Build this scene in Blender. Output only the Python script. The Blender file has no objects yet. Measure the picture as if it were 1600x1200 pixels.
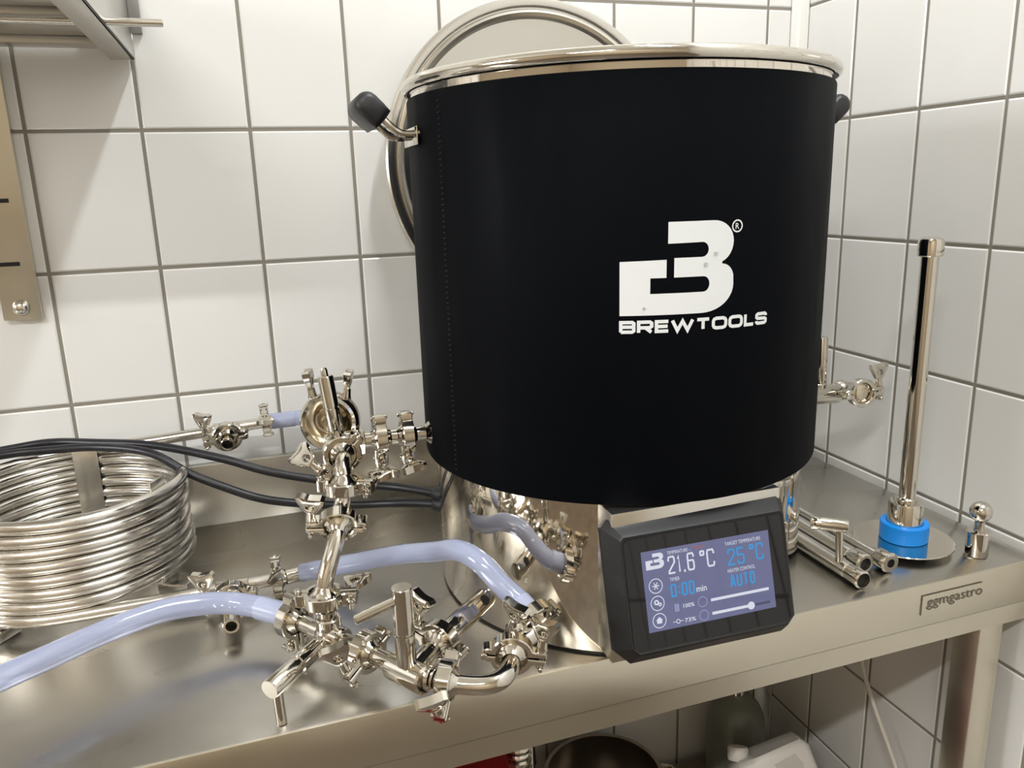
import bpy, bmesh, math, random
from mathutils import Vector, Matrix
random.seed(7)
R = math.radians
S = bpy.context.scene
C = S.collection

# ------------------------------------------------------------------ camera
cam_d = bpy.data.cameras.new('camera'); cam = bpy.data.objects.new('camera', cam_d); C.objects.link(cam)
cam_d.sensor_width = 36; cam_d.lens = 1237.8/1600*36; cam_d.clip_start = .02
cr = Vector((.951228, -.306956, -.030714)); cu = Vector((.102174, .219547, .970237)); cf = Vector((.291077, .926055, -.240202))
cm = Matrix((cr, cu, -cf)).transposed().to_4x4(); cm.translation = (-.9839, -1.3196, 1.3615)
cam.matrix_world = cm
S.camera = cam

# ------------------------------------------------------------------ world, exposure, lights
w = bpy.data.worlds.new('world'); S.world = w; w.use_nodes = True
w.node_tree.nodes['Background'].inputs[0].default_value = (.9, .85, .78, 1)
w.node_tree.nodes['Background'].inputs[1].default_value = .15
S.view_settings.view_transform = 'Standard'; S.view_settings.look = 'None'
S.view_settings.exposure = -0.33; S.view_settings.gamma = 1.0; S.view_settings.use_curve_mapping = False

def area(name, loc, rot, sx, sy, power, col):
    d = bpy.data.lights.new(name, 'AREA'); d.shape = 'RECTANGLE'; d.size = sx; d.size_y = sy
    d.energy = power; d.color = col
    o = bpy.data.objects.new(name, d); C.objects.link(o); o.location = loc; o.rotation_euler = rot
    return o
area('batten_light', (-.38, -1.05, 3.115), (0, 0, 0), .10, .9, 39, (.94, .975, 1))
area('far_fill_light', (-2.2, -2.6, 3.115), (0, 0, 0), 1.2, .10, 78, (.99, .985, .95))  # fill light; its far batten is unseen and added
area('window_fill', (-4.04, -1.00, 1.95), (0, R(-90), 0), .70, .90, 58, (.98, .99, 1))  # soft light from the left; its window is unseen and added

# ------------------------------------------------------------------ materials
def mat(name, col, rough=.5, metal=0, **k):
    m = bpy.data.materials.new(name); m.use_nodes = True
    b = m.node_tree.nodes['Principled BSDF']
    b.inputs['Base Color'].default_value = (*col, 1); b.inputs['Roughness'].default_value = rough
    b.inputs['Metallic'].default_value = metal
    for a, v in k.items():
        b.inputs[a.replace('_', ' ')].default_value = v
    return m
def noise_to(m, inp, scale, lo, hi, vec=(1, 1, 1), detail=4, src='Object', plo=.35, phi=.65):
    nt = m.node_tree; b = nt.nodes['Principled BSDF']
    tc = nt.nodes.new('ShaderNodeTexCoord'); mp = nt.nodes.new('ShaderNodeMapping'); mp.inputs['Scale'].default_value = vec
    n = nt.nodes.new('ShaderNodeTexNoise'); n.inputs['Scale'].default_value = scale; n.inputs['Detail'].default_value = detail
    r = nt.nodes.new('ShaderNodeValToRGB'); r.color_ramp.elements[0].position = plo; r.color_ramp.elements[1].position = phi
    f = lambda c: (*c, 1) if isinstance(c, tuple) else (c, c, c, 1)
    r.color_ramp.elements[0].color = f(lo); r.color_ramp.elements[1].color = f(hi)
    nt.links.new(tc.outputs[src], mp.inputs[0]); nt.links.new(mp.outputs[0], n.inputs['Vector']); nt.links.new(n.outputs['Fac'], r.inputs[0])
    nt.links.new(r.outputs[0], b.inputs[inp]); return n
def bump(m, scale, dist, strength=.3, vec=(1, 1, 1), detail=2):
    nt = m.node_tree; b = nt.nodes['Principled BSDF']
    tc = nt.nodes.new('ShaderNodeTexCoord'); mp = nt.nodes.new('ShaderNodeMapping'); mp.inputs['Scale'].default_value = vec
    n = nt.nodes.new('ShaderNodeTexNoise'); n.inputs['Scale'].default_value = scale; n.inputs['Detail'].default_value = detail
    bp = nt.nodes.new('ShaderNodeBump'); bp.inputs['Strength'].default_value = strength; bp.inputs['Distance'].default_value = dist
    nt.links.new(tc.outputs['Object'], mp.inputs[0]); nt.links.new(mp.outputs[0], n.inputs['Vector'])
    nt.links.new(n.outputs['Fac'], bp.inputs['Height']); nt.links.new(bp.outputs[0], b.inputs['Normal'])

M = {}
M['chrome'] = mat('polished_steel', (.68, .645, .575), .09, 1)
M['mirror'] = mat('mirror_steel', (.76, .71, .63), .05, 1); bump(M['mirror'], 9, .002, .05)
M['satin'] = mat('satin_steel', (.72, .70, .65), .24, 1)
M['coil'] = mat('coil_steel', (.74, .71, .66), .20, 1); noise_to(M['coil'], 'Roughness', 30, .15, .28)
M['table'] = mat('brushed_table_steel', (.57, .55, .505), .3, 1)
noise_to(M['table'], 'Roughness', 3.5, .23, .36, (1, 2.5, 1), 2)
M['apron'] = mat('brushed_apron_steel', (.74, .695, .58), .33, 1); noise_to(M['apron'], 'Roughness', 5, .28, .40, (1, 1, 2), 2)
M['shelfsteel'] = mat('shelf_steel', (.62, .60, .56), .3, 1)
M['jacket'] = mat('black_neoprene', (.0018, .0024, .0038), .62, 0, Specular_IOR_Level=.055); noise_to(M['jacket'], 'Roughness', 6, .5, .72, (2, 2, .35), 4); bump(M['jacket'], 900, .0003, .25)
M['logo'] = mat('white_print', (.80, .83, .85), .5)
M['plastic'] = mat('black_plastic', (.008, .008, .009), .42); bump(M['plastic'], 1500, .0002, .12)
M['rubber'] = mat('black_rubber', (.012, .012, .014), .45)
M['cable'] = mat('black_cable', (.010, .010, .014), .38)
M['glass'] = mat('black_glass', (.006, .006, .007), .03)
M['blue'] = mat('blue_silicone', (.0, .24, .78), .35)
M['hose'] = mat('translucent_silicone', (.58, .64, .87), .13, 0, Transmission_Weight=.5, IOR=1.41, Coat_Weight=.5, Coat_Roughness=.08)
M['hose_in'] = mat('hose_on_barb', (.46, .50, .68), .25, 0, Transmission_Weight=.15, IOR=1.40)
M['drop'] = mat('water', (.9, .9, .9), .05, 0, Transmission_Weight=1.0, IOR=1.33)
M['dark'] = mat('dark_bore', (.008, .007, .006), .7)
M['white_plastic'] = mat('white_plastic', (.78, .76, .72), .4)
M['white_cable'] = mat('white_cable', (.74, .70, .62), .5)
M['trim'] = mat('white_trim', (.80, .79, .75), .35)
M['green'] = mat('grey_green_steel', (.165, .18, .145), .35)
M['red'] = mat('red_plastic', (.30, .005, .01), .4)
M['recess'] = mat('shaded_recess', (.60, .58, .54), .5)  # white plastic darkened to stand for shade in the hand recess
M['lens'] = mat('gap_shade_grey', (.25, .24, .22), .4)  # grey for the shaded gap beside the shelf bracket
M['engrave'] = mat('etched_brown', (.13, .105, .07), .6)
M['wood'] = mat('lower_shelf_steel', (.33, .29, .24), .4, .6)
M['pan'] = mat('dark_pan_steel', (.34, .30, .25), .3, 1)  # steel set darker than the other metals
M['gold_tint'] = mat('polished_flange', (.74, .66, .52), .14, 1)  # flange steel tinted to carry a golden reflection in its colour
def emit(name, col, s, rough=.2):
    m = mat(name, (.01, .01, .012), rough)
    b = m.node_tree.nodes['Principled BSDF']
    b.inputs['Emission Color'].default_value = (*col, 1); b.inputs['Emission Strength'].default_value = s
    return m
M['scr'] = emit('lit_screen', (.165, .175, .335), .92, .05)
M['scr_w'] = emit('lit_white', (.85, .88, 1), .95)
M['scr_g'] = emit('lit_pale', (.52, .56, .86), .9)
M['scr_b'] = emit('lit_blue', (.03, .36, .80), .95)
M['scr_d'] = emit('lit_dim', (.08, .09, .2), .8)
M['scr_o'] = emit('lit_orange', (.55, .16, .12), .8)
M['lamp'] = emit('lamp_diffuser', (1, .96, .9), 3)
M['pane'] = emit('fill_pane', (.98, .99, 1), 1)  # glow for the pane of the added window
M['paint'] = mat('room_paint', (.46, .385, .285), .6)
M['ceil'] = mat('ceiling_paint', (.78, .75, .69), .8)
M['floor'] = mat('red_brown_floor', (.20, .10, .065), .4); noise_to(M['floor'], 'Base Color', 8, (.085, .065, .048), (.13, .10, .072))

def tile_mats():
    m = mat('glazed_white_tile', (.82, .805, .765), .13)
    nt = m.node_tree; b = nt.nodes['Principled BSDF']
    oi = nt.nodes.new('ShaderNodeObjectInfo'); r = nt.nodes.new('ShaderNodeValToRGB')
    r.color_ramp.elements[0].color = (.785, .78, .76, 1); r.color_ramp.elements[1].color = (.825, .82, .80, 1)
    nt.links.new(oi.outputs['Random'], r.inputs[0]); nt.links.new(r.outputs[0], b.inputs['Base Color'])
    bump(m, 14, .002, .05)
    return m
M['tile'] = tile_mats()
TW, TH, GX = .15125, .20, .0052
XB, YR, Z1 = -1.2752, -.1485, 1.4595
def grout(name, axis):
    m = mat(name, (.30, .28, .235), .85); nt = m.node_tree; b = nt.nodes['Principled BSDF']
    tc = nt.nodes.new('ShaderNodeTexCoord'); sp = nt.nodes.new('ShaderNodeSeparateXYZ'); cb = nt.nodes.new('ShaderNodeCombineXYZ')
    nt.links.new(tc.outputs['Object'], sp.inputs[0])
    def off(o, d):
        a = nt.nodes.new('ShaderNodeMath'); a.operation = 'ADD'; a.inputs[1].default_value = d; nt.links.new(o, a.inputs[0]); return a.outputs[0]
    nt.links.new(off(sp.outputs[axis], (-XB if axis == 'X' else -YR)+TW*40), cb.inputs[0]); nt.links.new(off(sp.outputs['Z'], -Z1+TH*20), cb.inputs[1])
    br = nt.nodes.new('ShaderNodeTexBrick'); br.offset = 0; br.squash = 1
    br.inputs['Color1'].default_value = (.805, .80, .78, 1); br.inputs['Color2'].default_value = (.805, .80, .78, 1)
    br.inputs['Mortar'].default_value = (.27, .25, .21, 1); br.inputs['Scale'].default_value = 1
    br.inputs['Mortar Size'].default_value = GX; br.inputs['Mortar Smooth'].default_value = 0
    br.inputs['Brick Width'].default_value = TW; br.inputs['Row Height'].default_value = TH
    nt.links.new(cb.outputs[0], br.inputs['Vector']); nt.links.new(br.outputs['Color'], b.inputs['Base Color'])
    return m
M['grout_x'] = grout('grout_back', 'X'); M['grout_y'] = grout('grout_right', 'Y')

# ------------------------------------------------------------------ mesh helpers
V = Vector
def frame(z, x=None):
    z = V(z).normalized()
    if x is None: x = V((1, 0, 0)) if abs(z.x) < .9 else V((0, 1, 0))
    x = V(x); x = (x - z*x.dot(z)).normalized()
    return x, z.cross(x), z
def rotmat(z, x=None):
    a, b, c = frame(z, x); return Matrix((a, b, c)).transposed().to_4x4()
class MB:
    def __init__(s): s.v = []; s.f = []
    def add(s, vs, fs):
        o = len(s.v); s.v += [V(p) for p in vs]; s.f += [tuple(i+o for i in f) for f in fs]; return s
    def box(s, a, b, ch=0):
        (x0, y0, z0), (x1, y1, z1) = a, b
        x0, x1 = sorted((x0, x1)); y0, y1 = sorted((y0, y1)); z0, z1 = sorted((z0, z1))
        if not ch:
            vs = [(x, y, z) for z in (z0, z1) for y in (y0, y1) for x in (x0, x1)]
            return s.add(vs, [(0, 2, 3, 1), (4, 5, 7, 6), (0, 1, 5, 4), (2, 6, 7, 3), (0, 4, 6, 2), (1, 3, 7, 5)])
        bm = bmesh.new(); bmesh.ops.create_cube(bm, size=1)
        for v in bm.verts: v.co = V(((x0+x1)/2+v.co.x*(x1-x0), (y0+y1)/2+v.co.y*(y1-y0), (z0+z1)/2+v.co.z*(z1-z0)))
        bmesh.ops.bevel(bm, geom=bm.edges[:], offset=ch, segments=2, affect='EDGES', profile=.5)
        return s.bm(bm)
    def bm(s, bm):
        bm.verts.index_update()
        s.add([v.co.copy() for v in bm.verts], [tuple(v.index for v in f.verts) for f in bm.faces]); bm.free(); return s
    def lathe(s, prof, org=(0, 0, 0), axis=(0, 0, 1), seg=32, a0=0, a1=360):
        x, y, z = frame(axis); org = V(org); full = abs(a1-a0) >= 360; n = seg if full else seg+1
        vs = []; rows = []
        for r, h in prof:
            if r < 1e-6: rows.append([len(vs)]); vs.append(org+z*h); continue
            row = []
            for i in range(n):
                t = R(a0+(a1-a0)*i/seg); row.append(len(vs)); vs.append(org+z*h+(x*math.cos(t)+y*math.sin(t))*r)
            rows.append(row)
        fs = []
        for p, q in zip(rows, rows[1:]):
            m = seg
            for i in range(m):
                j = (i+1) % n
                if len(p) == 1 and len(q) == 1: continue
                if len(p) == 1: fs.append((p[0], q[j], q[i]))
                elif len(q) == 1: fs.append((p[i], p[j], q[0]))
                else: fs.append((p[i], p[j], q[j], q[i]))
        return s.add(vs, fs)
    def cyl(s, a, b, r, seg=20, ch=.0008):
        a = V(a); b = V(b); L = (b-a).length; ch = min(ch, r*.4, L*.4)
        return s.lathe([(0, 0), (r-ch, 0), (r, ch), (r, L-ch), (r-ch, L), (0, L)], a, b-a, seg)
    def tube(s, a, b, r, ri, seg=24, depth=.03):   # open-ended pipe: b end is bored
        a = V(a); b = V(b); L = (b-a).length; dp = min(depth, L*.8)
        return s.lathe([(0, 0), (r, 0), (r, L-.0008), (r-.0008, L), (ri, L), (ri, L-dp), (0, L-dp)], a, b-a, seg)
    def sweep(s, pts, rad, seg=14, cap=True, closed=False):
        pts = [V(p) for p in pts]; n = len(pts)
        rr = rad if isinstance(rad, (list, tuple)) else [rad]*n
        tg = []
        for i in range(n):
            a = pts[(i-1) % n] if (closed or i > 0) else pts[0]; b = pts[(i+1) % n] if (closed or i < n-1) else pts[-1]
            tg.append((b-a).normalized())
        x, y, _ = frame(tg[0]); vs = []; rows = []
        for i in range(n):
            if i:
                q = tg[i-1].rotation_difference(tg[i]); x = q @ x
            x = (x-tg[i]*x.dot(tg[i])).normalized(); y = tg[i].cross(x); row = []
            for k in range(seg):
                t = 2*math.pi*k/seg; row.append(len(vs)); vs.append(pts[i]+(x*math.cos(t)+y*math.sin(t))*rr[i])
            rows.append(row)
        fs = []
        for p, q in zip(rows, rows[1:] + ([rows[0]] if closed else [])):
            for k in range(seg): j = (k+1) % seg; fs.append((p[k], p[j], q[j], q[k]))
        if cap and not closed: fs += [tuple(reversed(rows[0])), tuple(rows[-1])]
        return s.add(vs, fs)
    def prism(s, poly, z0, z1, m=None, ch=0):      # 2-D outline extruded
        bm = bmesh.new(); vv = [bm.verts.new((x, y, z0)) for x, y in poly]; f = bm.faces.new(vv)
        bm.normal_update()
        if f.normal.z > 0: f.normal_flip()
        e = bmesh.ops.extrude_face_region(bm, geom=[f])
        for g in e['geom']:
            if isinstance(g, bmesh.types.BMVert): g.co.z = z1
        if ch: 
            ed = [e for e in bm.edges if abs(e.verts[0].co.z-e.verts[1].co.z) < 1e-7]
            bmesh.ops.bevel(bm, geom=ed, offset=ch, segments=1, affect='EDGES')
        if m: bmesh.ops.transform(bm, matrix=m, verts=bm.verts[:])
        return s.bm(bm)
    def sphere(s, c, r, seg=24):
        pr = [(r*math.sin(math.pi*i/14), -r*math.cos(math.pi*i/14)) for i in range(15)]; pr[0] = (0, -r); pr[-1] = (0, r)
        return s.lathe(pr, c, (0, 0, 1), seg)
    def xf(s, m): s.v = [m @ p for p in s.v]; return s
    def mesh(s, name, ang=35):
        me = bpy.data.meshes.new(name); me.from_pydata([tuple(p) for p in s.v], [], s.f); me.validate()
        bm = bmesh.new(); bm.from_mesh(me); bmesh.ops.recalc_face_normals(bm, faces=bm.faces[:]); bm.to_mesh(me); bm.free()
        me.polygons.foreach_set('use_smooth', [True]*len(me.polygons)); me.set_sharp_from_angle(angle=R(ang)); me.update()
        return me
def woff(o):                                     # world matrix from parents without a depsgraph update
    m = o.matrix_basis.copy()
    while o.parent: o = o.parent; m = o.matrix_basis @ m
    return m
def obj(name, mb, m, parent=None, label=None, local=False, ang=35):
    if parent is not None and not local: mb.xf(woff(parent).inverted())
    me = mb.mesh(name, ang); me.materials.append(M[m])
    o = bpy.data.objects.new(name, me); C.objects.link(o)
    if parent is not None: o.parent = parent
    if label: o['label'] = label
    return o
def inst(name, me, parent, loc=(0, 0, 0)):
    o = bpy.data.objects.new(name, me); C.objects.link(o); o.parent = parent; o.location = loc; return o
def tag(o, label, cat, group=None):
    o['label'] = label; o['category'] = cat
    if group: o['group'] = group
    return o
def thing(name, label, cat, loc=(0, 0, 0), rot=None, group=None):
    o = bpy.data.objects.new(name, None); C.objects.link(o); o.empty_display_size = .05
    mw = rot.copy() if rot else Matrix.Identity(4); mw.translation = V(loc); o.matrix_basis = mw
    return tag(o, label, cat, group)
def struct(name, mb, m, label=None):
    o = obj(name, mb, m); o['kind'] = 'structure'
    if label: o['label'] = label
    return o
def spline(pts, n=8):
    p = [V(q) for q in pts]; p = [p[0]*2-p[1]] + p + [p[-1]*2-p[-2]]; out = []
    for i in range(1, len(p)-2):
        for k in range(n):
            t = k/n; a, b, c, d = p[i-1:i+3]
            out.append(.5*((2*b)+(c-a)*t+(2*a-5*b+4*c-d)*t*t+(3*b-a-3*c+d)*t**3))
    return out+[p[-2]]
def bez(a, b, c, d, n=16):
    a, b, c, d = map(V, (a, b, c, d))
    return [a*(1-t)**3+b*3*t*(1-t)**2+c*3*t*t*(1-t)+d*t**3 for t in [i/n for i in range(n+1)]]
def text(s, h, wdt=None, bold=0.0, align=None):
    cu_ = bpy.data.curves.new('t', 'FONT'); cu_.body = s; cu_.size = 1; cu_.offset = bold; cu_.resolution_u = 3
    o = bpy.data.objects.new('t', cu_); C.objects.link(o); bpy.context.view_layer.update()
    me = bpy.data.meshes.new_from_object(o.evaluated_get(bpy.context.evaluated_depsgraph_get()))
    vs = [v.co.copy() for v in me.vertices]; fs = [tuple(p.vertices) for p in me.polygons]
    bpy.data.objects.remove(o); bpy.data.curves.remove(cu_); bpy.data.meshes.remove(me)
    x0 = min(v.x for v in vs); x1 = max(v.x for v in vs); y0 = min(v.y for v in vs); y1 = max(v.y for v in vs)
    k = h/(y1-y0); kx = (wdt/(x1-x0)) if wdt else k
    return MB().add([((v.x-x0)*kx, (v.y-y0)*k, 0) for v in vs], fs)

_ro = [(0, .28), (0, .72), (.06, .90), (.22, 1), (.78, 1), (.94, .90), (1, .72), (1, .28), (.94, .10), (.78, 0), (.22, 0), (.06, .10), (0, .28)]
_rr = [(0, .13), (0, .87), (.13, 1), (.87, 1), (1, .87), (1, .13), (.87, 0), (.13, 0), (0, .13)]
GL = {'0': [_rr], 'O': [_ro], '1': [[(.1, .80), (.55, 1), (.55, 0)]], '2': [[(0, .74), (0, .87), (.13, 1), (.87, 1), (1, .87), (1, .64), (0, .12), (0, 0), (1, 0)]],
      '5': [[(1, 1), (0, 1), (0, .56), (.87, .56), (1, .44), (1, .13), (.87, 0), (.13, 0), (0, .13), (0, .24)]],
      '6': [[(1, .76), (1, .87), (.87, 1), (.13, 1), (0, .87), (0, .13), (.13, 0), (.87, 0), (1, .13), (1, .45), (.87, .57), (0, .57)]],
      'C': [[(1, .74), (1, .87), (.87, 1), (.13, 1), (0, .87), (0, .13), (.13, 0), (.87, 0), (1, .13), (1, .26)]],
      'A': [[(0, 0), (.38, 1), (.62, 1), (1, 0)], [(.16, .27), (.84, .27)]], 'U': [[(0, 1), (0, .13), (.13, 0), (.87, 0), (1, .13), (1, 1)]],
      'T': [[(0, 1), (1, 1)], [(.5, 1), (.5, 0)]], '.': [[(.5, -.08), (.5, .08)]], ':': [[(.5, .2), (.5, .34)], [(.5, .66), (.5, .8)]],
      'B': [[(0, -.01), (0, 1), (.87, 1), (1, .88), (1, .64), (.87, .52), (0, .52)], [(.6, .52), (.87, .52), (1, .40), (1, .12), (.87, 0), (0, 0)]],
      'R': [[(0, -.09), (0, 1), (.87, 1), (1, .87), (1, .55), (.87, .42), (0, .42)], [(.52, .42), (.98, -.06)]],
      'E': [[(1.06, 1), (0, 1), (0, 0), (1.06, 0)], [(0, .5), (1, .5)]], 'W': [[(0, 1.06), (.25, 0), (.5, .95), (.75, 0), (1, 1.06)]],
      'L': [[(0, 1.1), (0, 0), (1.06, 0)]], 'S': [[(1, .76), (1, .87), (.87, 1), (.13, 1), (0, .87), (0, .64), (.13, .52), (.87, .48), (1, .36), (1, .13), (.87, 0), (.13, 0), (0, .13), (0, .24)]]}
GL['o'] = GL['0']
def strokes(mb, pts, sw):
    p = [V((x, y)) for x, y in pts]; n = len(p); cl = (p[0]-p[-1]).length < 1e-9; L_ = []; R_ = []
    nr = [V((-(p[i+1]-p[i]).y, (p[i+1]-p[i]).x)).normalized() for i in range(n-1)]
    for i in range(n):
        a = nr[i-1] if i > 0 else (nr[-1] if cl else nr[0]); c = nr[i] if i < n-1 else (nr[0] if cl else nr[-1])
        m = a+c; m = m*(1/max(.35, m.length_squared/2)) if m.length > 1e-6 else a
        L_.append(p[i]+m*sw/2); R_.append(p[i]-m*sw/2)
    return mb.add([(v.x, v.y, 0) for v in L_+R_], [(i, i+1, n+i+1, n+i) for i in range(n-1)])
def stroke_text(st, h, wd, sw, narrow={}, gap=.25):   # lettering of even strokes, fitted to the width wd
    ws = [narrow.get(c, 1.0) for c in st]; u = wd/(sum(ws)+gap*(len(st)-1)); mb = MB(); x = 0
    for c, k in zip(st, ws):
        g = u*k
        hh = h*.32 if c == 'o' else h; y0 = h-hh if c == 'o' else 0
        for pl in GL[c]: strokes(mb, [(x+sw/2+q[0]*(g-sw), y0+sw/2+q[1]*(hh-sw)) for q in pl], sw)
        x += g+gap*u
    return mb

# ------------------------------------------------------------------ setting: room shell
RX0, RY0, HZ = -4.1, -3.7, 3.2
struct('floor', MB().box((RX0, RY0, -.05), (.1, .1, 0)), 'floor')
struct('ceiling', MB().box((RX0, RY0, HZ), (.1, .1, HZ+.05)), 'ceil')
struct('wall_left', MB().box((RX0-.05, RY0, 0), (RX0, .1, HZ)), 'paint')
struct('wall_front', MB().box((RX0, RY0-.05, 0), (.1, RY0, HZ)), 'paint')
WY0, WY1, WZ0, WZ1 = -1.46, -.54, 1.59, 2.31
wn_ = struct('fill_window_1', MB().box((RX0, WY0-.05, WZ0-.05), (RX0+.03, WY1+.05, WZ0), .003).box((RX0, WY0-.05, WZ1), (RX0+.03, WY1+.05, WZ1+.05), .003).box((RX0, WY0-.05, WZ0), (RX0+.03, WY0, WZ1), .003).box((RX0, WY1, WZ0), (RX0+.03, WY1+.05, WZ1), .003), 'trim', 'white framed window added unseen in the left wall for soft light')  # unseen window, added to carry the light from the left
obj('pane', MB().box((RX0+.005, WY0, WZ0), (RX0+.015, WY1, WZ1)), 'pane', wn_)
wb = struct('wall_back', MB().box((RX0, .0016, 0), (.06, .06, HZ)), 'grout_x')
wr = struct('wall_right', MB().box((.0016, RY0, 0), (.06, .0016, HZ)), 'grout_y')
def tile_mesh(wd, ht, name):
    c = .0022; d = .0012; g = GX/2; w2, h2 = wd/2-g, ht/2-g
    def ring(i, z): return [(-w2+i, -h2+i, z), (w2-i, -h2+i, z), (w2-i, h2-i, z), (-w2+i, h2-i, z)]
    vs = ring(0, -.004)+ring(0, -d)+ring(c, 0); fs = [(8, 9, 10, 11)]
    for k in range(4):
        j = (k+1) % 4; fs += [(k, j, 4+j, 4+k), (4+k, 4+j, 8+j, 8+k)]
    me = MB().add(vs, fs).mesh(name, 3); me.materials.append(M['tile']); return me
tm = tile_mesh(TW, TH, 'wall_tile')
rows = [Z1+TH*k for k in range(-7, 4)]           # lower edges of the rows
def wall_tile(parent, me, loc, rot):
    o = inst('tile', me, parent, loc); o.rotation_euler = rot; return o
RB, RR = (R(90), 0, 0), (R(90), 0, R(-90))
cut = tile_mesh(.0656-.0145, TH, 'wall_tile_cut')
for z in rows:
    for k in range(-4, 8): wall_tile(wb, tm, (XB+TW*(k+.5), 0, z+TH/2), RB)
    wall_tile(wb, cut, (-(.0656+.0145)/2, 0, z+TH/2), RB)
    cut_r = bpy.data.meshes.get('wall_tile_corner') or tile_mesh(.1485-.025, TH, 'wall_tile_corner')
    wall_tile(wr, cut_r, (0, -(.1485+.025)/2, z+TH/2), RR)
    for k in range(7): wall_tile(wr, tm, (0, YR-TW*(k+.5), z+TH/2), RR)
struct('trim_1', MB().prism([(0, 0), (-.017, 0), (-.0165, -.002), (-.011, -.006), (-.006, -.0135), (-.003, -.0235), (-.0015, -.0275), (0, -.0275)], 0, HZ), 'trim', 'white cove trim in the tiled corner')

def batten(name, loc, sx, sy, label):
    x, y, z = loc; t = thing(name, label, 'lamp', (x, y, HZ))
    obj('housing', MB().box((x-sx/2-.015, y-sy/2-.02, z+.02), (x+sx/2+.015, y+sy/2+.02, HZ), .004), 'trim', t)
    obj('diffuser', MB().box((x-sx/2, y-sy/2, z+.004), (x+sx/2, y+sy/2, z+.02), .003), 'lamp', t)
batten('ceiling_lamp', (-.38, -1.05, 3.115), .11, .92, 'long narrow ceiling batten over the steel table')
batten('ceiling_lamp', (-2.2, -2.6, 3.115), 1.22, .11, 'warm ceiling batten added unseen as fill at the far side of the room')  # added fixture for the fill light, out of view

# ------------------------------------------------------------------ steel work table
tb = thing('work_table', 'brushed stainless steel work table with backsplash against tiled corner', 'table', (-.02, 0, 0), Matrix.Rotation(R(.93), 4, 'Z'))
L = -2.1; YF = -.5925
obj('table_top', MB().box((L, YF+.002, .838), (0, -.022, .85), .0015), 'table', tb, local=True)
obj('front_apron', MB().box((L, YF, .7885), (0, YF+.012, .8495), .0015), 'apron', tb, local=True)
ap = MB().add([(L, YF+.0005, .7885), (0, YF+.0005, .7885), (0, YF+.006, .7565), (L, YF+.006, .7565), (L, YF+.03, .7565), (0, YF+.03, .7565), (0, YF+.03, .7885), (L, YF+.03, .7885)],
              [(0, 1, 2, 3), (3, 2, 5, 4), (4, 5, 6, 7), (1, 6, 5, 2), (0, 3, 4, 7)])
obj('apron_return', ap, 'apron', tb, local=True)
obj('end_apron', MB().box((-.012, YF+.012, .76), (0, -.02, .838), .001), 'apron', tb, local=True)
bs = MB().box((L, -.024, .838), (0, -.008, .951), .0015)
obj('backsplash', bs, 'table', tb, local=True)
for x in (-.053, -1.05, -2.05):
    for y in (YF+.035, -.07):
        obj('leg', MB().box((x-.021, y-.021, .03), (x+.021, y+.021, .838), .002), 'apron' if y < -.3 else 'satin', tb, local=True)
        obj('foot', MB().lathe([(0, 0), (.018, 0), (.02, .006), (.012, .012), (.012, .03), (0, .03)], (x, y, 0), seg=16), 'rubber', tb, local=True)
obj('lower_shelf', MB().box((L+.01, YF+.03, .12), (-.005, -.022, .145), .002), 'wood', tb, local=True)
def apron_pt(mb): return mb.xf(Matrix.Translation((0, YF-.0006, 0)) @ Matrix.Rotation(R(90), 4, 'X'))
t = text('ggmgastro', .0152, .0935, .0); t.v = [V((p.x-.191, p.y+.8118, p.z)) for p in t.v]
obj('etched_lettering', apron_pt(t), 'engrave', tb, 'etched lettering ggmgastro', local=True)
fr = MB().add([(-.2015, .8065, 0), (-.1995, .8065, 0), (-.1995, .8335, 0), (-.0995, .8335, 0), (-.0995, .8352, 0), (-.2015, .8352, 0)], [(0, 1, 2, 5), (2, 3, 4, 5)])
obj('etched_corner', apron_pt(fr), 'engrave', tb, 'etched corner line above the lettering', local=True)

# ------------------------------------------------------------------ brewing kettle
PX, PY = -.547, -.384
kt = thing('brewing_kettle', 'large steel brewing kettle in black insulating jacket with white printed logo', 'kettle', (PX, PY, .85))
P0 = (PX, PY, 0)
obj('base', MB().lathe([(0, .8530), (.236, .8530), (.2395, .8540), (.24, .8555), (.24, 1.038), (.2475, 1.042), (0, 1.042)], P0, seg=128), 'mirror', kt)
obj('base_ring', MB().lathe([(.20, .85), (.2365, .85), (.2365, .8535), (.20, .8535)], P0, seg=96), 'rubber', kt)
obj('vessel', MB().lathe([(.2475, 1.04), (.2475, 1.470), (.2485, 1.473), (.2445, 1.473), (.2445, 1.06), (0, 1.055)], P0, seg=128), 'mirror', kt)
obj('rim', MB().sweep([(PX+.2515*math.cos(2*math.pi*i/96), PY+.2515*math.sin(2*math.pi*i/96), 1.4780) for i in range(96)], .0073, 12, closed=True), 'chrome', kt)
jk = obj('jacket', MB().lathe([(.2478, 1.036), (.2522, 1.036), (.2530, 1.038), (.2530, 1.462), (.2522, 1.464), (.2478, 1.464), (.2478, 1.036)], P0, seg=160), 'jacket', kt)
RJ = .2536
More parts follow.
